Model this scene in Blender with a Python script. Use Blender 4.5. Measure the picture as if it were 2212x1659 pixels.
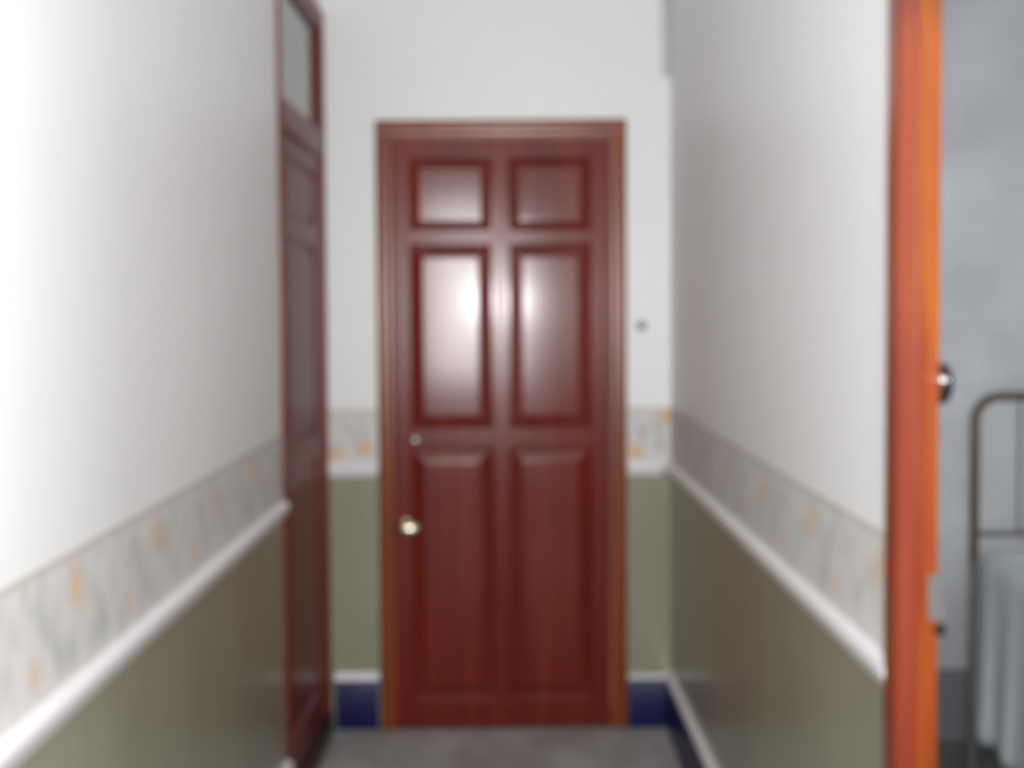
import bpy, bmesh, math, random
from mathutils import Vector, Matrix, noise
random.seed(7)
PI = math.pi
C = bpy.context.scene.collection
for o in list(bpy.data.objects):
    bpy.data.objects.remove(o, do_unlink=True)

# ------------------------------------------------------------------ camera
EYE = 1.456
FPX = 2400.0
cam = bpy.data.cameras.new('camera')
co = bpy.data.objects.new('camera', cam)
C.objects.link(co)
cam.sensor_width = 36.0
cam.lens = FPX * 36.0 / 2212.0
cam.shift_y = -78.0 / 2212.0
co.matrix_world = (Matrix.Translation((0, 0, EYE)) @ Matrix.Rotation(math.radians(90 - 2.1), 4, 'X')
                   @ Matrix.Rotation(math.radians(-0.35), 4, 'Z'))
cam.clip_start = 0.02
cam.dof.use_dof = True                      # the lens was left focused far too close
cam.dof.focus_distance = 0.16
cam.dof.aperture_fstop = 21.0
bpy.context.scene.camera = co

# ------------------------------------------------------------------ light and exposure
sc = bpy.context.scene
sc.view_settings.view_transform = 'Standard'
sc.view_settings.look = 'None'
sc.view_settings.exposure = 0.0
sc.view_settings.gamma = 1.0
sc.view_settings.use_curve_mapping = False
w = bpy.data.worlds.new('world')
sc.world = w
w.use_nodes = True
w.node_tree.nodes['Background'].inputs[0].default_value = (0.5, 0.5, 0.52, 1)
w.node_tree.nodes['Background'].inputs[1].default_value = 3.2
fl = bpy.data.lights.new('camera_flash', 'SPOT')      # the compact camera's own flash beside the lens
fl.energy = 84
fl.spot_size = math.radians(125)
fl.spot_blend = 0.6
fl.shadow_soft_size = 0.018
fl.color = (1.0, 0.99, 0.995)
flo = bpy.data.objects.new('camera_flash', fl)
C.objects.link(flo)
flo.location = (0.075, 0.0, EYE + 0.03)
flo.rotation_euler = (math.radians(88.5), 0, 0)

def day_or_fill(name, loc, rot, sx, sy, power, col):
    l = bpy.data.lights.new(name, 'AREA'); l.shape = 'RECTANGLE'
    l.size = sx; l.size_y = sy; l.energy = power; l.color = col
    o = bpy.data.objects.new(name, l); C.objects.link(o)
    o.location = loc; o.rotation_euler = rot
day_or_fill('daylight_front_door', (-0.08, -0.98, 1.46), (math.radians(90), 0, 0), 0.66, 1.18, 55, (0.985, 0.99, 1.0))    # open front door behind the camera
day_or_fill('bedroom_fill_light', (3.17, 1.6, 1.5), (0, math.radians(90), 0), 1.2, 1.1, 26, (0.97, 0.98, 1.0))        # unseen fill light added to brighten the bedroom

# ------------------------------------------------------------------ helpers
def smooth(o, ang=35):
    me = o.data
    for p in me.polygons:
        p.use_smooth = True
    try:
        me.set_sharp_from_angle(angle=math.radians(ang))
    except Exception:
        pass

def obj(name, bm, mat, parent=None, bevel=0.0, seg=2, sm=True):
    if bevel > 0:
        bmesh.ops.bevel(bm, geom=list(bm.edges), offset=bevel, segments=seg, profile=0.6, affect='EDGES', clamp_overlap=True)
    bmesh.ops.recalc_face_normals(bm, faces=list(bm.faces))
    me = bpy.data.meshes.new(name)
    bm.to_mesh(me); bm.free()
    o = bpy.data.objects.new(name, me)
    C.objects.link(o)
    for m in (mat if isinstance(mat, (list, tuple)) else [mat]):
        me.materials.append(m)
    if parent is not None:
        o.parent = parent
    if sm:
        smooth(o)
        if bevel > 0:
            wn = o.modifiers.new('weighted_normal', 'WEIGHTED_NORMAL'); wn.keep_sharp = True; wn.weight = 100
    return o

def tag(o, label, cat, group=None, kind=None):
    o['label'] = label; o['category'] = cat
    if group: o['group'] = group
    if kind: o['kind'] = kind
    return o

def empty(name, loc, rz=0):
    o = bpy.data.objects.new(name, None)
    o.empty_display_size = 0.1
    C.objects.link(o)
    o.location = loc; o.rotation_euler = (0, 0, rz)
    return o

def add_box(bm, x0, x1, y0, y1, z0, z1, mi=0):
    v = [bm.verts.new((x, y, z)) for x in (x0, x1) for y in (y0, y1) for z in (z0, z1)]
    for f in ((0, 1, 3, 2), (4, 6, 7, 5), (0, 4, 5, 1), (2, 3, 7, 6), (0, 2, 6, 4), (1, 5, 7, 3)):
        bm.faces.new([v[i] for i in f]).material_index = mi

def box(*a):
    bm = bmesh.new(); add_box(bm, *a); return bm

def extrude_profile(pts, l0, l1, fn):
    """closed profile pts (a,b) swept from l0 to l1; fn(l,a,b) -> xyz"""
    bm = bmesh.new()
    r0 = [bm.verts.new(fn(l0, a, b)) for a, b in pts]
    r1 = [bm.verts.new(fn(l1, a, b)) for a, b in pts]
    n = len(pts)
    for i in range(n):
        bm.faces.new((r0[i], r0[(i + 1) % n], r1[(i + 1) % n], r1[i]))
    bm.faces.new(r0[::-1]); bm.faces.new(r1)
    return bm

def tube(bm, path, r, n=12, caps=True):
    P = [Vector(p) for p in path]
    rings = []
    prev = None
    for i, p in enumerate(P):
        t = (P[min(i + 1, len(P) - 1)] - P[max(i - 1, 0)]).normalized()
        if prev is None:
            a = Vector((0, 1, 0)) if abs(t.y) < 0.9 else Vector((1, 0, 0))
            u = t.cross(a).normalized()
        else:
            u = (prev - t * prev.dot(t)).normalized()
        prev = u
        v = t.cross(u)
        rr = r[i] if isinstance(r, (list, tuple)) else r
        rings.append([bm.verts.new(p + (u * math.cos(2 * PI * k / n) + v * math.sin(2 * PI * k / n)) * rr) for k in range(n)])
    for a, b in zip(rings, rings[1:]):
        for k in range(n):
            bm.faces.new((a[k], a[(k + 1) % n], b[(k + 1) % n], b[k]))
    if caps:
        bm.faces.new(rings[0][::-1]); bm.faces.new(rings[-1])

def lathe_y(bm, prof, cx, cz, n=28, sx=1.0, sz=1.0):
    """revolve (radius, y) about the y axis at (cx, cz)"""
    rings = [[bm.verts.new((cx + r * sx * math.cos(2 * PI * k / n), y, cz + r * sz * math.sin(2 * PI * k / n))) for k in range(n)] for r, y in prof]
    for a, b in zip(rings, rings[1:]):
        for k in range(n):
            bm.faces.new((a[k], a[(k + 1) % n], b[(k + 1) % n], b[k]))
    bm.faces.new(rings[0][::-1]); bm.faces.new(rings[-1])

# ------------------------------------------------------------------ materials
def nmat(name):
    m = bpy.data.materials.new(name); m.use_nodes = True
    nt = m.node_tree
    return m, nt, nt.nodes['Principled BSDF']

def ramp(nt, src, stops):
    r = nt.nodes.new('ShaderNodeValToRGB')
    e = r.color_ramp.elements
    while len(e) < len(stops): e.new(0.5)
    for k, (p, c) in enumerate(stops):
        e[k].position = p; e[k].color = (*c, 1)
    nt.links.new(src, r.inputs[0])
    return r.outputs[0]

def noise_tex(nt, scale3, scale=1.0, detail=4, rough=0.55, dist=0.0):
    tc = nt.nodes.new('ShaderNodeTexCoord')
    mp = nt.nodes.new('ShaderNodeMapping')
    mp.inputs['Scale'].default_value = scale3
    n = nt.nodes.new('ShaderNodeTexNoise')
    n.inputs['Scale'].default_value = scale
    n.inputs['Detail'].default_value = detail
    n.inputs['Roughness'].default_value = rough
    n.inputs['Distortion'].default_value = dist
    nt.links.new(tc.outputs['Object'], mp.inputs[0]); nt.links.new(mp.outputs[0], n.inputs[0])
    return n.outputs['Fac']

def bump(nt, bs, src, strength, dist):
    b = nt.nodes.new('ShaderNodeBump')
    b.inputs['Strength'].default_value = strength
    b.inputs['Distance'].default_value = dist
    nt.links.new(src, b.inputs['Height']); nt.links.new(b.outputs[0], bs.inputs['Normal'])

def paint(name, col, rough=0.5, var=0.06, spec=0.5, bstr=0.15, bscale=14, bd=0.004, s3=(1, 1, 1), vscale=1.6):
    m, nt, bs = nmat(name)
    f = noise_tex(nt, s3, vscale, 4)
    lo = tuple(c * (1 - var) for c in col); hi = tuple(min(1, c * (1 + var)) for c in col)
    nt.links.new(ramp(nt, f, [(0.3, lo), (0.7, hi)]), bs.inputs['Base Color'])
    bs.inputs['Roughness'].default_value = rough
    bs.inputs['Specular IOR Level'].default_value = spec
    if bstr: bump(nt, bs, noise_tex(nt, s3, bscale, 3), bstr, bd)
    return m

def wood(name, dark, mid, light, rough=0.28, coat=0.0, stretch=(16, 16, 0.9), bstr=0.12, bd=0.003, spec=0.4, cr=0.24):
    m, nt, bs = nmat(name)
    f = noise_tex(nt, stretch, 1.0, 6, 0.6, 0.35)
    g = noise_tex(nt, (stretch[0] * 7, stretch[1] * 7, stretch[2] * 2.5), 1.0, 3, 0.6)
    mx = nt.nodes.new('ShaderNodeMath'); mx.operation = 'MULTIPLY_ADD'
    nt.links.new(g, mx.inputs[0]); mx.inputs[1].default_value = 0.25
    nt.links.new(f, mx.inputs[2])
    col = ramp(nt, mx.outputs[0], [(0.40, dark), (0.62, mid), (0.82, light)])
    nt.links.new(col, bs.inputs['Base Color'])
    bs.inputs['Roughness'].default_value = rough
    bs.inputs['Specular IOR Level'].default_value = spec
    bs.inputs['Coat Weight'].default_value = coat
    bs.inputs['Coat Roughness'].default_value = cr
    bs.inputs['Coat IOR'].default_value = 1.6
    if bstr:
        bump(nt, bs, noise_tex(nt, (5, 5, 1.6), 1.0, 2), bstr, bd)
    return m

def metal(name, col, rough=0.25, met=1.0):
    m, nt, bs = nmat(name)
    f = noise_tex(nt, (1, 1, 1), 60, 3)
    nt.links.new(ramp(nt, f, [(0.3, tuple(c * 0.85 for c in col)), (0.7, col)]), bs.inputs['Base Color'])
    bs.inputs['Metallic'].default_value = met
    bs.inputs['Roughness'].default_value = rough
    return m

M = {}
M['white'] = paint('white_wall_paint', (0.79, 0.797, 0.797), 0.42, 0.015, 0.45, 0.12, 9, 0.006)
M['dado'] = paint('olive_gloss_paint', (0.268, 0.268, 0.192), 0.24, 0.07, 0.5, 0.4, 3.2, 0.02, (1, 1, 0.5))
M['ceil'] = paint('ceiling_paint', (0.80, 0.79, 0.78), 0.7, 0.02, 0.3)
M['trim'] = paint('white_gloss_paint', (0.80, 0.785, 0.80), 0.28, 0.02, 0.5, 0.1, 20, 0.002)
M['blue'] = paint('navy_gloss_paint', (0.006, 0.008, 0.062), 0.32, 0.15, 0.3, 0.1, 8, 0.004)
M['bed_wall'] = paint('blue_grey_wall_paint', (0.52, 0.535, 0.555), 0.6, 0.12, 0.3, 0.15, 6, 0.006, (1, 1, 1), 3.4)
M['bed_skirt'] = paint('grey_skirting_paint', (0.20, 0.21, 0.222), 0.45, 0.05, 0.4)
M['bed_floor'] = paint('dark_floor_covering', (0.16, 0.155, 0.152), 0.6, 0.25, 0.3, 0.2, 30, 0.003, (1, 1, 1), 6)
LEAF = ((0.095, 0.008, 0.005), (0.145, 0.014, 0.007), (0.185, 0.022, 0.008))
M['panel'] = wood('red_mahogany_panel_varnish', *LEAF, 0.5, 0.62, spec=0.04, cr=0.15)
M['leaf'] = wood('red_mahogany_varnish', *LEAF, 0.5, 0.42, spec=0.06, cr=0.20)
M['side'] = wood('dark_red_varnish', (0.10, 0.011, 0.006), (0.145, 0.018, 0.008), (0.18, 0.026, 0.010), 0.5, 0.40, spec=0.22, cr=0.30)
M['casing'] = wood('brown_varnished_casing', (0.15, 0.026, 0.007), (0.205, 0.044, 0.010), (0.25, 0.062, 0.013), 0.26, 0.3)
M['jamb'] = wood('orange_pine_varnish', (0.26, 0.036, 0.010), (0.33, 0.068, 0.008), (0.42, 0.125, 0.006), 0.38, 0.45, (13, 13, 1.5), 0.15)
M['frame'] = wood('red_orange_pine_varnish', (0.24, 0.036, 0.014), (0.30, 0.058, 0.015), (0.35, 0.082, 0.015), 0.38, 0.7, (13, 13, 1.5), 0.15)
def height_tint(m, org=(1.14, 1.45, 1.0)):
    """tint set by height on the board: redder and more orange bands with wavy borders"""
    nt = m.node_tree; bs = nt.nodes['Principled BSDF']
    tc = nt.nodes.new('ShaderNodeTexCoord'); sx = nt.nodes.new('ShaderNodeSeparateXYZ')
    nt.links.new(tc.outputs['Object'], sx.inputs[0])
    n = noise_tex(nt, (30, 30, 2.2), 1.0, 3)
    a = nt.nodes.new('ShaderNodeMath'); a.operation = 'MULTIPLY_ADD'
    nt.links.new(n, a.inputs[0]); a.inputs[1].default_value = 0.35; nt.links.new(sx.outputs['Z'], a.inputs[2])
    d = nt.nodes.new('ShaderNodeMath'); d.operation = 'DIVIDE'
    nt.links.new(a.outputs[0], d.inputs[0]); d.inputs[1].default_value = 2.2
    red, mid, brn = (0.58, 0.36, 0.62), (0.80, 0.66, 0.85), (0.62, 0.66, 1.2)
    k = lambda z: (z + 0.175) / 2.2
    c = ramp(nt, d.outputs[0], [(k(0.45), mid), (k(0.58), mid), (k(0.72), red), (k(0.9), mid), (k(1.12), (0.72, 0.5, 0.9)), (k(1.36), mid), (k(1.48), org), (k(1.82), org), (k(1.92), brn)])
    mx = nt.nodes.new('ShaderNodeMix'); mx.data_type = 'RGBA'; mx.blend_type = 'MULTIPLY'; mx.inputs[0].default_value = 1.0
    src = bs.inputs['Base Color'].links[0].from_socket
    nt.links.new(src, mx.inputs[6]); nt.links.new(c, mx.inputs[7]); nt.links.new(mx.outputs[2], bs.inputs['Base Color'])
height_tint(M['jamb'])  # colour bands by height: redder low down, orange higher, browner at the top
height_tint(M['frame'], (1.0, 1.0, 1.0))
M['sill'] = wood('dark_stained_sill', (0.018, 0.006, 0.004), (0.03, 0.011, 0.007), (0.04, 0.014, 0.009), 0.4)
M['brass'] = metal('tarnished_brass', (0.78, 0.70, 0.52), 0.22)
M['steel'] = metal('dull_steel', (0.55, 0.55, 0.55), 0.3)
M['plate'] = metal('grey_painted_plate', (0.14, 0.14, 0.137), 0.5, 0.0)
M['hook'] = metal('hook_grey', (0.24, 0.24, 0.235), 0.5, 0.2)
M['iron'] = metal('black_iron', (0.012, 0.011, 0.011), 0.35, 0.0)
M['chrome'] = metal('chrome', (0.9, 0.88, 0.92), 0.22)
M['tube'] = paint('brown_enamel', (0.075, 0.044, 0.022), 0.4, 0.2, 0.5, 0)
M['leg'] = paint('leg_grey', (0.17, 0.165, 0.155), 0.5, 0.2, 0.4, 0, vscale=8)  # grey for the lower legs, unlike the brown tubes above
M['rod'] = paint('grey_enamel', (0.13, 0.125, 0.12), 0.45, 0.1, 0.5, 0)
M['cover'] = paint('pale_blue_cotton', (0.60, 0.655, 0.68), 0.85, 0.08, 0.2, 0.3, 90, 0.002, (1, 1, 0.3), 5)
M['mattress'] = paint('mattress_ticking', (0.5, 0.5, 0.5), 0.9, 0.05, 0.2)
M['duct'] = paint('off_white_plastic', (0.52, 0.51, 0.50), 0.45, 0.02)
# transom glass
m, nt, bs = nmat('transom_glass')
bs.inputs['Transmission Weight'].default_value = 1.0
bs.inputs['Roughness'].default_value = 0.06
bs.inputs['IOR'].default_value = 1.5
bs.inputs['Base Color'].default_value = (0.8, 0.82, 0.8, 1)
M['glass'] = m
# carpet
m, nt, bs = nmat('grey_carpet')
f = noise_tex(nt, (1, 0.6, 1), 5.5, 4)
c1 = ramp(nt, f, [(0.36, (0.235, 0.208, 0.204)), (0.52, (0.295, 0.278, 0.272)), (0.68, (0.38, 0.37, 0.36))])
nt.links.new(c1, bs.inputs['Base Color'])
bs.inputs['Roughness'].default_value = 0.9
bs.inputs['Sheen Weight'].default_value = 0.2
bump(nt, bs, noise_tex(nt, (1, 1, 1), 260, 2), 0.5, 0.003)
M['carpet'] = m
# wallpaper border: printed pattern stored as a colour attribute
m, nt, bs = nmat('printed_border_paper')
at = nt.nodes.new('ShaderNodeAttribute'); at.attribute_name = 'print'
nt.links.new(at.outputs['Color'], bs.inputs['Base Color'])
bs.inputs['Roughness'].default_value = 0.5
bs.inputs['Specular IOR Level'].default_value = 0.3
M['paper'] = m

# ------------------------------------------------------------------ room layout
XL = -0.645                    # left wall face
YE = 3.85                      # end wall face
RZ = 0.0112                    # the right wall runs very slightly inwards
RX0 = 0.592                    # its face at y = 0
def xr(y): return RX0 - 0.0112 * y
YB = -0.95
FZ = -0.018                    # finished floor level
#                     # wall behind the camera
H = 2.75
DADO, R0, R1, P1 = 0.85, 0.868, 0.920, 1.104
SK = 0.165
L0, L1 = 3.09, 3.845           # side doorway with transom in the left wall (outside of its casing)

def structure(o, label, cat):
    return tag(o, label, cat, kind='structure')

# floor and ceiling
structure(obj('floor', box(-1.0, 3.4, -2.6, YE + 0.2, FZ - 0.12, FZ), M['bed_floor'], sm=False),
          'dark grey brown floor under the hall and the bedroom', 'floor')
structure(obj('ceiling', box(-1.0, 3.4, YB - 0.1, YE + 0.2, H, H + 0.1), M['ceil'], sm=False),
          'white ceiling above the hall and bedroom, out of frame', 'ceiling')

def wall_pieces(bm, fx, spans):
    """spans (a, b, z0, z1): cut at the dado line so each half has its own paint"""
    for a, b, z0, z1 in spans:
        if z0 < 0.89 < z1:
            fx(bm, a, b, z0, 0.89, 1); fx(bm, a, b, 0.89, z1, 0)
        else:
            fx(bm, a, b, z0, z1, 0 if z0 >= 0.89 else 1)

# left wall
bm = bmesh.new()
fx = lambda bm, a, b, z0, z1, mi: add_box(bm, XL - 0.14, XL, a, b, z0, z1, mi)
wall_pieces(bm, fx, [(YB, L0 + 0.04, FZ, H), (L0 + 0.04, L1 - 0.035, 2.42, H), (L1 - 0.035, YE, FZ, H)])
wall_left = structure(obj('wall_left', bm, [M['white'], M['dado']], sm=False),
                      'left hall wall, white above an olive green dado', 'wall')
# dark closet behind the side door, so the transom looks into a dark room
bm = bmesh.new()
add_box(bm, -1.0, -0.96, 2.9, 3.99, FZ, H)
add_box(bm, -0.96, XL - 0.14, 2.9, 2.94, FZ, H)
add_box(bm, -0.96, XL - 0.14, 3.95, 3.99, FZ, H)
structure(obj('wall_closet', bm, M['bed_skirt'], sm=False), 'grey wall of the unlit room behind the side door', 'wall')

# end wall
bm = bmesh.new()
fx = lambda bm, a, b, z0, z1, mi: add_box(bm, a, b, YE, YE + 0.1, z0, z1, mi)
wall_pieces(bm, fx, [(XL - 0.14, -0.435, FZ, H), (-0.435, 0.367, 2.065, H), (0.367, 0.61, FZ, H)])
wall_back = structure(obj('wall_back', bm, [M['white'], M['dado']], sm=False),
                      'end wall of the hall around the panelled door, white above olive green', 'wall')

# right wall (thin partition with the bedroom doorway), local x = 0 is its hall face
D0, D1, DH = 0.72, 1.603, 1.962
TH = 0.042
bm = bmesh.new()
fx = lambda bm, a, b, z0, z1, mi: add_box(bm, 0, TH, a, b, z0, z1, mi)
wall_pieces(bm, fx, [(-2.45, D0, FZ, H), (D0, D1, DH, H), (D1, YE + 0.02, FZ, H)])
wall_right = structure(obj('wall_right', bm, [M['white'], M['dado']], sm=False),
                       'right hall wall, white above an olive green dado, cut by the bedroom doorway', 'wall')
wall_right.location = (RX0, 0, 0); wall_right.rotation_euler = (0, 0, RZ)
bm = bmesh.new()
add_box(bm, XL - 0.14, -0.47, YB - 0.1, YB, FZ, H)
add_box(bm, 0.41, 0.66, YB - 0.1, YB, FZ, H)
add_box(bm, -0.47, 0.41, YB - 0.1, YB, 2.08, H)
structure(obj('wall_front', bm, M['white'], sm=False),
          'white wall at the near end of the hall behind the camera', 'wall')
# bedroom shell
def bwr():
    bm = bmesh.new()
    add_box(bm, 3.2, 3.3, -2.4, 1.0, FZ, H); add_box(bm, 3.2, 3.3, 2.2, 3.72, FZ, H)
    add_box(bm, 3.2, 3.3, 1.0, 2.2, FZ, 0.95); add_box(bm, 3.2, 3.3, 1.0, 2.2, 2.05, H)  # opening made for the added fill light
    return bm
YBW = 3.72
structure(obj('wall_bedroom_back', box(0.592, 3.3, YBW, YBW + 0.1, FZ, H), M['bed_wall'], sm=False),
          'mottled blue grey bedroom wall behind the metal bed', 'wall')
structure(obj('wall_bedroom_right', bwr(), M['bed_wall'], sm=False),
          'far side wall of the bedroom, out of frame', 'wall')
structure(obj('wall_bedroom_front', box(0.67, 3.2, -2.5, -2.4, FZ, H), M['bed_wall'], sm=False),
          'near wall of the bedroom, out of frame', 'wall')
o = structure(obj('baseboard_bedroom', box(0.594, 3.2, YBW - 0.018, YBW, FZ, 0.225), M['bed_skirt'], bevel=0.004),
              'plain grey baseboard along the bedroom wall beside the bed', 'baseboard')

# ------------------------------------------------------------------ printed paper border, chair rails, baseboards
def lerp(a, b, t): return tuple(x + (y - x) * t for x, y in zip(a, b))
def seg_d(px, pz, ax, az, bx, bz):
    dx, dz = bx - ax, bz - az
    t = max(0, min(1, ((px - ax) * dx + (pz - az) * dz) / (dx * dx + dz * dz)))
    return math.hypot(px - ax - dx * t, pz - az - dz * t)
PAPER, OCHRE, PEACH, GREY, TAN = (0.61, 0.60, 0.585), (0.66, 0.42, 0.19), (0.66, 0.45, 0.33), (0.36, 0.385, 0.38), (0.42, 0.36, 0.25)
def pattern(s, z, seed, phase, extra, period=0.375):
    c = PAPER
    # fine upright brush streaks
    n = noise.noise((s * 52 + (z - 1.0) * 14, z * 13, seed))
    c = lerp(c, GREY, max(0, min(0.55, (n - 0.05) * 1.3)))
    n2 = noise.noise((s * 22 - z * 10, z * 11, seed + 9))
    c = lerp(c, (0.66, 0.655, 0.65), max(0, min(0.5, n2)))
    u = (s - phase + 0.02 * noise.noise((s * 6, z * 6, seed))) % period
    for k in (-period, 0, period):
        d = seg_d(u + k, z, 0.245, 1.055, 0.325, 0.955)
        c = lerp(c, GREY, 0.5 * math.exp(-(d / 0.018) ** 2))
        d = seg_d(u + k, z, 0.055, 1.04, 0.115, 0.965)
        c = lerp(c, GREY, 0.35 * math.exp(-(d / 0.016) ** 2))
        d = math.hypot((u + k - 0.0) / 1.0, (z - 1.052) / 1.45)
        c = lerp(c, OCHRE, 0.62 * math.exp(-(d / 0.023) ** 4))
        d = math.hypot((u + k - 0.028) / 0.7, (z - 1.02) / 1.6)
        c = lerp(c, OCHRE, 0.45 * math.exp(-(d / 0.016) ** 2))
        d = math.hypot((u + k - 0.225), (z - 0.965) / 1.2)
        c = lerp(c, PEACH, 0.6 * math.exp(-(d / 0.022) ** 4))
    for es, ez, r, ecol, a in extra:
        d = math.hypot(s - es, (z - ez) * 0.9)
        c = lerp(c, ecol, a * math.exp(-(d / r) ** 4))
    if z > P1 - 0.011: c = lerp(c, TAN, 0.5)
    return c
def border(a, b, fn, parent, seed, phase, extra=(), period=0.375):
    bm = bmesh.new()
    lay = bm.loops.layers.float_color.new('print')
    z0, z1, t = R1 - 0.004, P1, 0.0016
    nu, nv = max(2, int((b - a) / 0.0065)), 30
    V = [[bm.verts.new(fn(a + (b - a) * i / nu, t, z0 + (z1 - z0) * j / nv)) for j in range(nv + 1)] for i in range(nu + 1)]
    col = {}
    for i in range(nu + 1):
        for j in range(nv + 1):
            col[V[i][j]] = (*pattern(a + (b - a) * i / nu, z0 + (z1 - z0) * j / nv, seed, phase, extra, period), 1)
    for i in range(nu):
        for j in range(nv):
            f = bm.faces.new((V[i][j], V[i + 1][j], V[i + 1][j + 1], V[i][j + 1]))
            for l in f.loops: l[lay] = col[l.vert]
    # turned back edges so the strip has a thickness
    rim = [V[i][nv] for i in range(nu + 1)]
    low = [bm.verts.new(fn(a + (b - a) * i / nu, 0.0002, z1)) for i in range(nu + 1)]
    for i in range(nu):
        f = bm.faces.new((rim[i], rim[i + 1], low[i + 1], low[i]))
        for l in f.loops: l[lay] = (*TAN, 1)
    o = obj('wallpaper_border', bm, M['paper'], parent, sm=False)
    o['label'] = 'printed paper border with ochre flowers and grey leaves'
    return o

RAIL = [(0, R0), (0.005, R0 + 0.002), (0.009, R0 + 0.012), (0.015, R0 + 0.021), (0.0195, R0 + 0.028), (0.021, R0 + 0.036), (0.019, R0 + 0.044), (0.012, R1 - 0.002), (0, R1)]
SKIRT = [(0, FZ), (0.017, FZ), (0.017, SK - 0.012), (0.014, SK - 0.006), (0, SK - 0.006)]
CAP = [(0, SK - 0.008), (0.020, SK - 0.008), (0.022, SK + 0.002), (0.018, SK + 0.012), (0.008, SK + 0.018), (0, SK + 0.018)]
def rail(a, b, fn, label, nm):
    return structure(obj(nm, extrude_profile(RAIL, a, b, lambda l, t, z: fn(l, t, z)), M['trim']), label, 'trim')
def skirting(a, b, fn, label, nm, cap=1.0):
    o = structure(obj(nm, extrude_profile(SKIRT, a, b, lambda l, t, z: fn(l, t, z)), M['blue']), label, 'baseboard')
    k = obj('capping', extrude_profile([(t_, SK - 0.008 + (z_ - SK + 0.008) * cap) for t_, z_ in CAP], a, b, lambda l, t, z: fn(l, t, z)), M['trim'], o)
    k['label'] = 'white painted top bead'
    return o

fL = lambda s, t, z: (XL + t, s, z)
fB = lambda s, t, z: (s, YE - t, z)
fR = lambda s, t, z: (-t, s, z)
border(YB, L0 - 0.002, fL, wall_left, 3.0, 1.622)
border(XL, -0.470, fB, wall_back, 5.0, 0.9, [(-0.614, 0.951, 0.022, OCHRE, 0.9), (-0.515, 0.968, 0.026, OCHRE, 0.95)], 9)
border(0.399, xr(YE), fB, wall_back, 8.0, 0.9, [(0.532, 1.073, 0.024, OCHRE, 0.95), (0.43, 0.950, 0.026, OCHRE, 0.9), (0.449, 1.025, 0.02, GREY, 0.6), (0.512, 0.972, 0.022, GREY, 0.6)], 9)
border(YB, D0 - 0.075, fR, wall_right, 11.0, 0.2)
border(D1 + 0.052, YE, fR, wall_right, 13.0, 2.085)

rail(YB, L0 - 0.001, fL, 'white moulded chair rail along the left wall', 'trim_1')
rail(XL + 0.004, -0.472, fB, 'short white chair rail left of the panelled end door', 'trim_2')
rail(0.400, xr(YE) - 0.028, fB, 'short white chair rail right of the panelled end door', 'trim_3')
def on_right(o):
    o.location = (RX0, 0, 0); o.rotation_euler = (0, 0, RZ); return o
on_right(rail(YB, D0 - 0.072, fR, 'white chair rail on the right wall nearer than the doorway, out of frame', 'trim_4'))
on_right(rail(D1 + 0.050, YE - 0.001, fR, 'white chair rail along the right wall beyond the orange door frame', 'trim_5'))

skirting(YB, L0 - 0.001, fL, 'navy blue baseboard with a white top bead along the left wall', 'baseboard_left')
skirting(XL + 0.02, -0.472, fB, 'navy blue baseboard left of the panelled end door', 'baseboard_back_left')
skirting(0.400, xr(YE) - 0.019, fB, 'navy blue baseboard right of the panelled end door', 'baseboard_back_right', 0.45)
on_right(skirting(YB, D0 - 0.072, fR, 'navy blue baseboard nearer than the bedroom doorway, out of frame', 'baseboard_right_near'))
on_right(skirting(D1 + 0.050, YE - 0.001, fR, 'navy blue baseboard with white top bead along the right wall', 'baseboard_right'))

# ------------------------------------------------------------------ panelled doors
def panel_mesh(x0, x1, z0, z1, inset):
    """raised and fielded panel: moulding down into a recess, bevel up to a flat field (front is -y)"""
    bm = bmesh.new()
    steps = [(0.0, 0.0015), (0.004, 0.0015), (0.009, 0.006), (0.012, 0.0125), (0.015, 0.0145),
             (inset - 0.004, 0.0075), (inset, 0.0045), (inset + 0.004, 0.0042)]
    rings = []
    for d, y in steps:
        rings.append([bm.verts.new(p) for p in ((x0 + d, y, z0 + d), (x1 - d, y, z0 + d), (x1 - d, y, z1 - d), (x0 + d, y, z1 - d))])
    for a, b in zip(rings, rings[1:]):
        for k in range(4):
            bm.faces.new((a[k], a[(k + 1) % 4], b[(k + 1) % 4], b[k]))
    bm.faces.new(rings[-1])
    back = [bm.verts.new(p) for p in ((x0, 0.03, z0), (x1, 0.03, z0), (x1, 0.03, z1), (x0, 0.03, z1))]
    for k in range(4):
        bm.faces.new((rings[0][k], back[k], back[(k + 1) % 4], rings[0][(k + 1) % 4]))
    bm.faces.new(back[::-1])
    return bm

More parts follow.
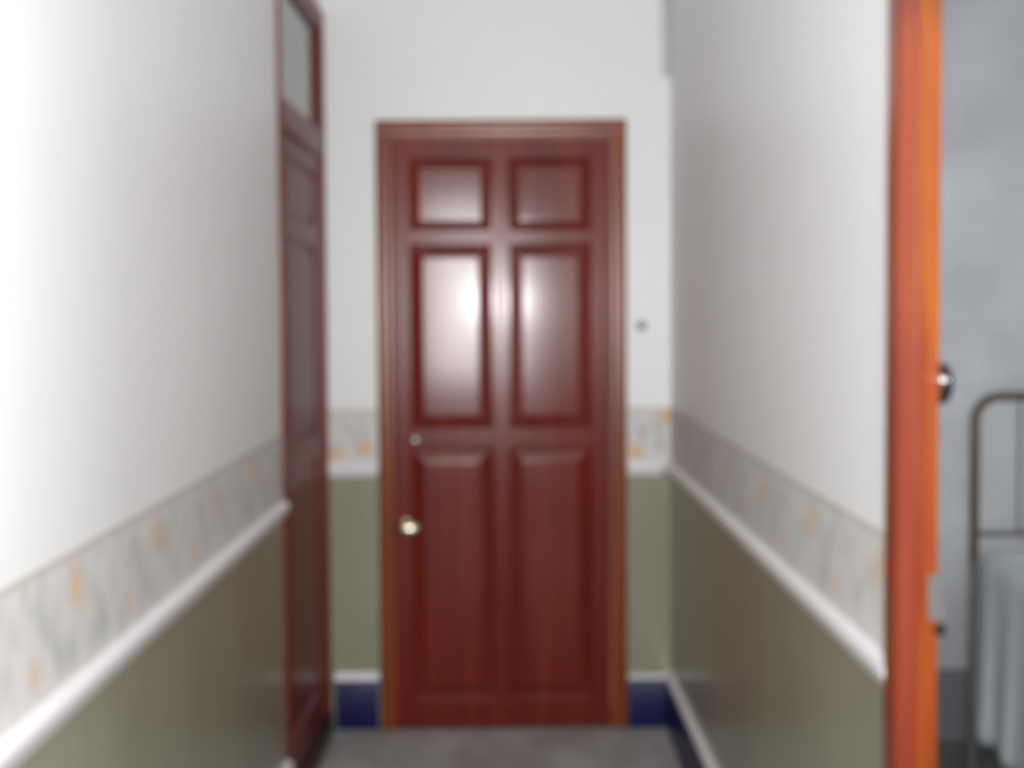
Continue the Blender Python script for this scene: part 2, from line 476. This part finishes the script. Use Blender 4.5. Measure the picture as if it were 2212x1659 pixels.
def leaf(root, x0, x1, z0, z1, cols, rows, ins, y, mat, th=0.04, turn=0.0, tilt=None):
    """stile-and-rail leaf: cols [(a,b),(a,b)], rows top to bottom [(hi,lo)...]; y is the front face"""
    T = Matrix.Translation((x1, y, 0)) @ Matrix.Rotation(turn, 4, 'Z') @ Matrix.Translation((-x1, 0, 0))
    def part(name, bm, bev=0.0018):
        o = obj(name, bm, mat, root, bev); o.matrix_local = T; return o
    (a0, a1), (b0, b1) = cols[0], cols[-1]
    part('stile', box(x0, a0, 0, th, z0, z1))
    part('stile', box(b1, x1, 0, th, z0, z1))
    edges = [z1] + [v for r in rows for v in r] + [z0]
    for k in range(0, len(edges), 2):
        part('rail', box(a0, b1, 0.0006, th, edges[k + 1], edges[k]))
    for k, (hi, lo) in enumerate(rows):
        if len(cols) > 1: part('muntin', box(a1, b0, 0.0010, th, lo, hi))
        for c0, c1 in cols:
            p = obj('panel', panel_mesh(c0, c1, lo, hi, ins[k]), M['panel'] if mat is M['leaf'] else mat, root, sm=False)
            ax, az = tilt[len([q for q in root.children if q.name.startswith('panel')]) - 1] if tilt else (0, 0)
            cc = Matrix.Translation(((c0 + c1) / 2, 0, (hi + lo) / 2))
            p.matrix_local = T @ cc @ Matrix.Rotation(math.radians(az), 4, 'Z') @ Matrix.Rotation(math.radians(ax), 4, 'X') @ cc.inverted()

CAS = lambda w_: [(0, 0.0), (0, -0.010)] + [(w_ * (0.5 - 0.5 * math.cos(PI * k / 10)) * 0.62, -0.010 - 0.0105 * math.sin(PI * k / 10)) for k in range(1, 10)] + [(w_ * 0.62, -0.012), (w_ * 0.7, -0.0125), (w_ - 0.006, -0.0115), (w_, -0.008), (w_, 0.0)]
def casing(root, X0, X1, ZT, w_, mat, y=0.0, z0=0.0, wr=None, ds=1.0):
    """three mitre-less casing boards; profile runs from outer edge inward"""
    wr = wr or w_
    obj('casing', extrude_profile(CAS(w_), z0, ZT - w_, lambda l, a, d: (X0 + a, y + d * ds, l)), mat, root)
    obj('casing', extrude_profile(CAS(wr), z0, ZT - w_, lambda l, a, d: (X1 - a, y + d * ds, l)), mat, root)
    obj('casing', extrude_profile(CAS(w_), X0, X1, lambda l, a, d: (l, y + d * ds, ZT - a)), mat, root)

# --- end door
d1 = empty('door_1', (0, YE, 0))
structure(d1, 'closed dark red six-panel wooden door at the end of the hall', 'door')
casing(d1, -0.466, 0.397, 2.100, 0.056, M['casing'], 0, FZ)
for a, b in ((-0.435, -0.4105), (0.3415, 0.367)):
    obj('jamb', box(a, b, 0.0005, 0.09, FZ, 2.045), M['casing'], d1, 0.001)
obj('jamb', box(-0.4105, 0.3415, 0.0005, 0.09, 2.036, 2.065), M['casing'], d1, 0.001)
leaf(d1, -0.409, 0.340, FZ + 0.004, 2.034, [(-0.357, -0.063), (-0.013, 0.279)],
     [(1.976, 1.716), (1.680, 1.030), (0.972, 0.082)], [0.040, 0.050, 0.050], 0.001, M['leaf'], 0.04, 0.020,
     [(1.3, 0.4), (0.4, -0.2), (0.15, 0.35), (0.1, -0.3), (0.0, 0.3), (-0.2, -0.4)])   # panels sit a little loose in their grooves
KY = -0.0145
k = obj('knob_rose', (lambda bm: (lathe_y(bm, [(0.027, 0.001), (0.027, -0.004), (0.022, -0.008), (0.010, -0.010)], -0.375, 0.697), bm)[1])(bmesh.new()), M['brass'], d1); k.location = (0, KY, 0)
bm = bmesh.new()
lathe_y(bm, [(0.0095, -0.006), (0.0085, -0.024), (0.012, -0.030), (0.022, -0.036), (0.028, -0.044), (0.028, -0.050), (0.022, -0.058), (0.010, -0.0625), (0.002, -0.063)], -0.361, 0.697, 32, 1.6, 0.85)
kn = obj('door_knob', bm, M['brass'], d1, sm=True); kn.location = (0, KY, 0); kn['label'] = 'oval brass door knob'
bm = bmesh.new()
lathe_y(bm, [(0.016, 0.001), (0.016, -0.006), (0.013, -0.010), (0.009, -0.013), (0.003, -0.0145)], -0.337, 0.997, 24)
lk = obj('lock_cylinder', bm, M['steel'], d1); lk.location = (0, KY, 0); lk['label'] = 'small round steel lock cylinder'

# --- side door with transom light in the left wall (local x runs along the wall, front is -y)
d2 = empty('door_2', (XL, L0, 0), PI / 2)
structure(d2, 'dark red panelled side door with a transom pane, seen edge on at left', 'door')
W2 = L1 - L0
casing(d2, 0, W2, 2.465, 0.050, M['side'], 0, 0.05, None, 0.4)
for a, b in ((0.040, 0.056), (W2 - 0.056, W2 - 0.036)):
    obj('jamb', box(a, b, 0.0005, 0.12, 0.05, 2.418), M['side'], d2, 0.001)
obj('jamb', box(0.056, W2 - 0.056, 0.0005, 0.12, 2.392, 2.418), M['side'], d2, 0.001)
obj('threshold', box(0.002, W2 - 0.002, -0.012, 0.12, FZ, 0.052), M['sill'], d2, 0.004)['label'] = 'dark raised threshold board'
obj('transom_bar', box(0.056, W2 - 0.056, -0.007, 0.05, 1.965, 2.055), M['side'], d2, 0.008)
obj('transom_pane', box(0.050, W2 - 0.050, 0.016, 0.020, 2.05, 2.397), M['glass'], d2)['label'] = 'glass pane above the door'
for a, b in ((0.056, 0.072), (W2 - 0.072, W2 - 0.056)):
    obj('glazing_bead', box(a, b, 0.006, 0.016, 2.055, 2.392), M['side'], d2, 0.002)
leaf(d2, 0.057, W2 - 0.057, 0.056, 1.963, [(0.112, W2 - 0.135)],
     [(1.915, 1.725), (1.668, 1.035), (0.965, 0.165)], [0.036, 0.045, 0.045], 0.006, M['side'])

# --- bedroom doorway frame in the right wall
d3 = on_right(empty('door_3', (0, 0, 0)))
structure(d3, 'orange varnished door frame of the bedroom doorway at right', 'door frame')
CP = lambda w_: [(0, 0), (0, 0.013), (0.005, 0.0185), (w_ * 0.5, 0.0205), (w_ - 0.008, 0.0205), (w_, 0.0165), (w_, 0)]
cw = 0.064
o_ = D1 + 0.050
obj('casing', extrude_profile(CP(cw), FZ, DH - 0.012 + cw, lambda l, a, d: (-d, o_ - a, l)), M['frame'], d3)
obj('casing', extrude_profile(CP(cw), FZ, DH - 0.012 + cw, lambda l, a, d: (-d, D0 - 0.07 + a, l)), M['frame'], d3)
obj('casing', extrude_profile(CP(cw), D0 - 0.07 + cw, o_ - cw, lambda l, a, d: (-d, l, DH - 0.012 + cw - a)), M['frame'], d3)
# linings: a stop towards the hall and a rebate towards the bedroom
STOP = [(-0.001, 0), (-0.001, 0.0145), (0.003, 0.0145), (0.0055, 0.012), (0.0055, 0)]
LINE = [(0.0056, 0), (0.0056, 0.002), (TH, 0.002), (TH, 0)]
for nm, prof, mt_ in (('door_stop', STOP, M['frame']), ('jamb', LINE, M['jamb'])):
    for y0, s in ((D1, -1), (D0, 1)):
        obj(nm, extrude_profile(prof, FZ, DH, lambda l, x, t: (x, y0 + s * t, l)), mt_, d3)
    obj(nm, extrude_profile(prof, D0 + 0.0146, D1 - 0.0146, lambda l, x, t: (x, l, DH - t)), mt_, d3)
# strike plate and latch keep on the far lining
st = obj('strike_plate', box(0.0275, TH + 0.010, D1 - 0.006, D1 - 0.001, 0.998, 1.064), M['plate'], d3, 0.002)
st['label'] = 'grey metal strike plate'
lg = obj('strike_lug', (lambda bm: (lathe_y(bm, [(0.009, 0.0), (0.009, -0.008), (0.006, -0.012), (0.002, -0.013)], TH + 0.003, 0.984), bm)[1])(bmesh.new()), M['iron'], d3)
lg.location = (0, D1, 0); lg['label'] = 'small black catch below the strike plate'
bm = bmesh.new()
lathe_y(bm, [(0.030, 0.012), (0.030, -0.006), (0.026, -0.010), (0.012, -0.012)], TH + 0.009, 1.341, 28, 0.52, 1.0)
kp = obj('latch_keep', bm, M['iron'], d3); kp.location = (0, D1 + 0.012, 0)
kp['label'] = 'oval black iron latch keep'
bm = bmesh.new()
lathe_y(bm, [(0.0045, -0.008), (0.0045, -0.019)] + [(0.0078 * math.sin(math.radians(a)), -0.0255 + 0.0078 * math.cos(math.radians(a))) for a in range(36, 180, 12)], TH - 0.0035, 1.3485, 24)
kb = obj('latch_knob', bm, M['chrome'], d3); kb.location = (0, D1, 0)
kb['label'] = 'tiny shiny chrome knob'

# ------------------------------------------------------------------ small things on the end wall
hk = empty('wall_hook', (0.449, YE, 1.389))
tag(hk, 'tiny grey metal hook on the white end wall right of the door', 'hook')
bm = bmesh.new()
lathe_y(bm, [(0.017, 0.0005), (0.017, -0.002), (0.014, -0.0035), (0.004, -0.004)], 0, 0, 20)
obj('hook_plate', bm, M['hook'], hk)
bm = bmesh.new()
tube(bm, [(0, -0.003, 0.002), (0, -0.016, 0.001), (0, -0.024, -0.004), (0, -0.027, -0.011), (0, -0.031, -0.013), (0, -0.034, -0.008)], 0.0028, 8)
obj('hook_arm', bm, M['hook'], hk)

cd = empty('cable_duct', (xr(YE) - 0.014, YE - 0.0005, 2.25))
tag(cd, 'slim off-white cable duct in the top right corner of the end wall', 'duct')
obj('duct_body', box(-0.0135, 0.0125, -0.018, 0, 0, H - 2.25 - 0.002), M['duct'], cd, 0.002)
obj('duct_end_cap', box(-0.0145, 0.0127, -0.0195, 0, -0.003, 0.012), M['duct'], cd, 0.002)

# ------------------------------------------------------------------ hall carpet
nx, ny = 40, 160
cx0, cx1, cy0, cy1 = XL + 0.021, xr(3.7) - 0.020, YB + 0.02, 3.826
bm = bmesh.new()
def cz(i, j):
    e = min(i, nx - i) / 2.0
    f_ = min(j, ny - j) / 2.0
    return FZ + (0.004 + 0.005 * min(1, e) * min(1, f_)) + 0.0012 * noise.noise((i * 0.3, j * 0.22, 2.0))
V = [[bm.verts.new((cx0 + (cx1 - cx0) * i / nx, cy0 + (cy1 - cy0) * j / ny, cz(i, j))) for j in range(ny + 1)] for i in range(nx + 1)]
for i in range(nx):
    for j in range(ny):
        bm.faces.new((V[i][j], V[i + 1][j], V[i + 1][j + 1], V[i][j + 1]))
be = [e for e in bm.edges if e.is_boundary]
r = bmesh.ops.extrude_edge_only(bm, edges=be)
for v in r['geom']:
    if isinstance(v, bmesh.types.BMVert): v.co.z = FZ + 0.0005
cp = obj('carpet_runner', bm, M['carpet'])
tag(cp, 'mottled grey carpet runner on the hall floor before the red door', 'carpet')

# ------------------------------------------------------------------ bed in the bedroom
BX0, BX1, BYH, BYF = 1.430, 2.330, 3.42, 1.52
bed = empty('bed', (BX0, BYH, 0))
tag(bed, 'brown tubular metal bed frame with rounded headboard in the bedroom at right', 'bed')
def bow(y, top, r=0.075):
    p = [(0, y, 0.66), (0, y, top * 0.85), (0, y, top - r)]
    for k in range(1, 9):
        a = PI / 2 * k / 8
        p.append((r - r * math.cos(a), y, top - r + r * math.sin(a)))
    Wd = BX1 - BX0
    q = [(Wd - x, y_, z) for x, y_, z in p][::-1]
    return p + [(Wd / 2, y, top)] + q
bm = bmesh.new(); tube(bm, bow(0, 1.172), 0.0135, 14)
obj('headboard_frame', bm, M['tube'], bed)
for x in (0, BX1 - BX0):
    for yy in (0, BYF - BYH):
        bm = bmesh.new(); tube(bm, [(x, yy, FZ), (x, yy, FZ + 0.02), (x, yy, FZ + 0.03), (x, yy, 0.64), (x, yy, 0.668)], [0.011, 0.011, 0.0095, 0.0115, 0.0125], 12)
        obj('leg', bm, M['leg'], bed)['label'] = 'grey lower leg'
bm = bmesh.new(); tube(bm, bow(BYF - BYH, 0.90), 0.0135, 14)
obj('footboard_frame', bm, M['tube'], bed)
bm = bmesh.new(); tube(bm, [(0.012, 0, 0.745), (BX1 - BX0 - 0.012, 0, 0.745)], 0.010, 12)
obj('crossbar', bm, M['rod'], bed)
bar0 = None
for k in range(6):
    if bar0 is None:
        bm = bmesh.new(); tube(bm, [(0.140, 0, 0.752), (0.140, 0, 1.162)], 0.0048, 10)
        bar0 = obj('bar', bm, M['rod'], bed)
    else:
        c = bar0.copy(); C.objects.link(c); c.parent = bed; c.location = (0.125 * k, 0, 0)
for x in (0.062, BX1 - BX0 - 0.062):
    obj('side_rail', box(x - 0.012, x + 0.012, BYF - BYH + 0.008, -0.008, 0.34, 0.385), M['rod'], bed, 0.003)
for k in range(8):
    yy = BYF - BYH + 0.2 + k * 0.22
    obj('slat', box(0.078, BX1 - BX0 - 0.078, yy - 0.03, yy + 0.03, 0.36, 0.384), M['rod'], bed, 0.002)

bm = bmesh.new(); add_box(bm, BX0 + 0.035, BX1 - 0.035, BYF + 0.03, BYH - 0.03, 0.386, 0.672)
mt = obj('mattress', bm, M['mattress'], None, 0.045, 4)
tag(mt, 'thick mattress hidden under the pale blue bedspread', 'mattress')

# bedspread draped over the mattress, side hanging in soft folds
def cover():
    bm = bmesh.new()
    xa, xb, top = BX0 + 0.022, BX1 - 0.022, 0.690
    r_ = 0.05
    sec = []                                   # (side, x or z drop parameter)
    N = 30
    prof = []
    for k in range(16):                        # left hanging part, bottom to top
        prof.append(('L', 1 - k / 15))
    for k in range(1, 7): prof.append(('LC', k / 7))
    for k in range(13): prof.append(('T', k / 12))
    for k in range(1, 7): prof.append(('RC', k / 7))
    for k in range(16): prof.append(('R', k / 15))
    ny = 150
    rows = []
    for j in range(ny + 1):
        y = BYH - 0.018 - (BYH - 0.04 - BYF) * j / ny
        row = []
        fold = 0.011 * math.sin(y * 44 + 1.2 * math.sin(y * 9)) + 0.005 * math.sin(y * 83 + 2)
        hem = 0.115 + 0.012 * math.sin(y * 12)
        for t, u in prof:
            if t in 'LR':
                d = u
                z = top - r_ - (top - r_ - hem) * d
                off = fold * (0.15 + 0.85 * d) + 0.016 * d
                x = xa - 0.006 - off if t == 'L' else xb + 0.006 + off
            elif t in ('LC', 'RC'):
                a = PI / 2 * (u if t == 'LC' else 1 - u)
                x = xa + r_ - r_ * math.cos(a) if t == 'LC' else xb - r_ + r_ * math.cos(a)
                z = top - r_ + r_ * math.sin(a)
                off = fold * 0.15
                x += -(0.006 + off) * math.cos(a) if t == 'LC' else (0.006 + off) * math.cos(a)
            else:
                x = xa + r_ + (xb - xa - 2 * r_) * u
                z = top + 0.006 * noise.noise((x * 5, y * 5, 4))
            row.append(bm.verts.new((x, y, z)))
        rows.append(row)
    for a, b in zip(rows, rows[1:]):
        for k in range(len(prof) - 1):
            bm.faces.new((a[k], a[k + 1], b[k + 1], b[k]))
    return bm
cv = obj('bedspread', cover(), M['cover'])
s = cv.modifiers.new('thickness', 'SOLIDIFY'); s.thickness = 0.006; s.offset = 1
tag(cv, 'pale blue bedspread hanging in folds down the side of the bed', 'bedspread')
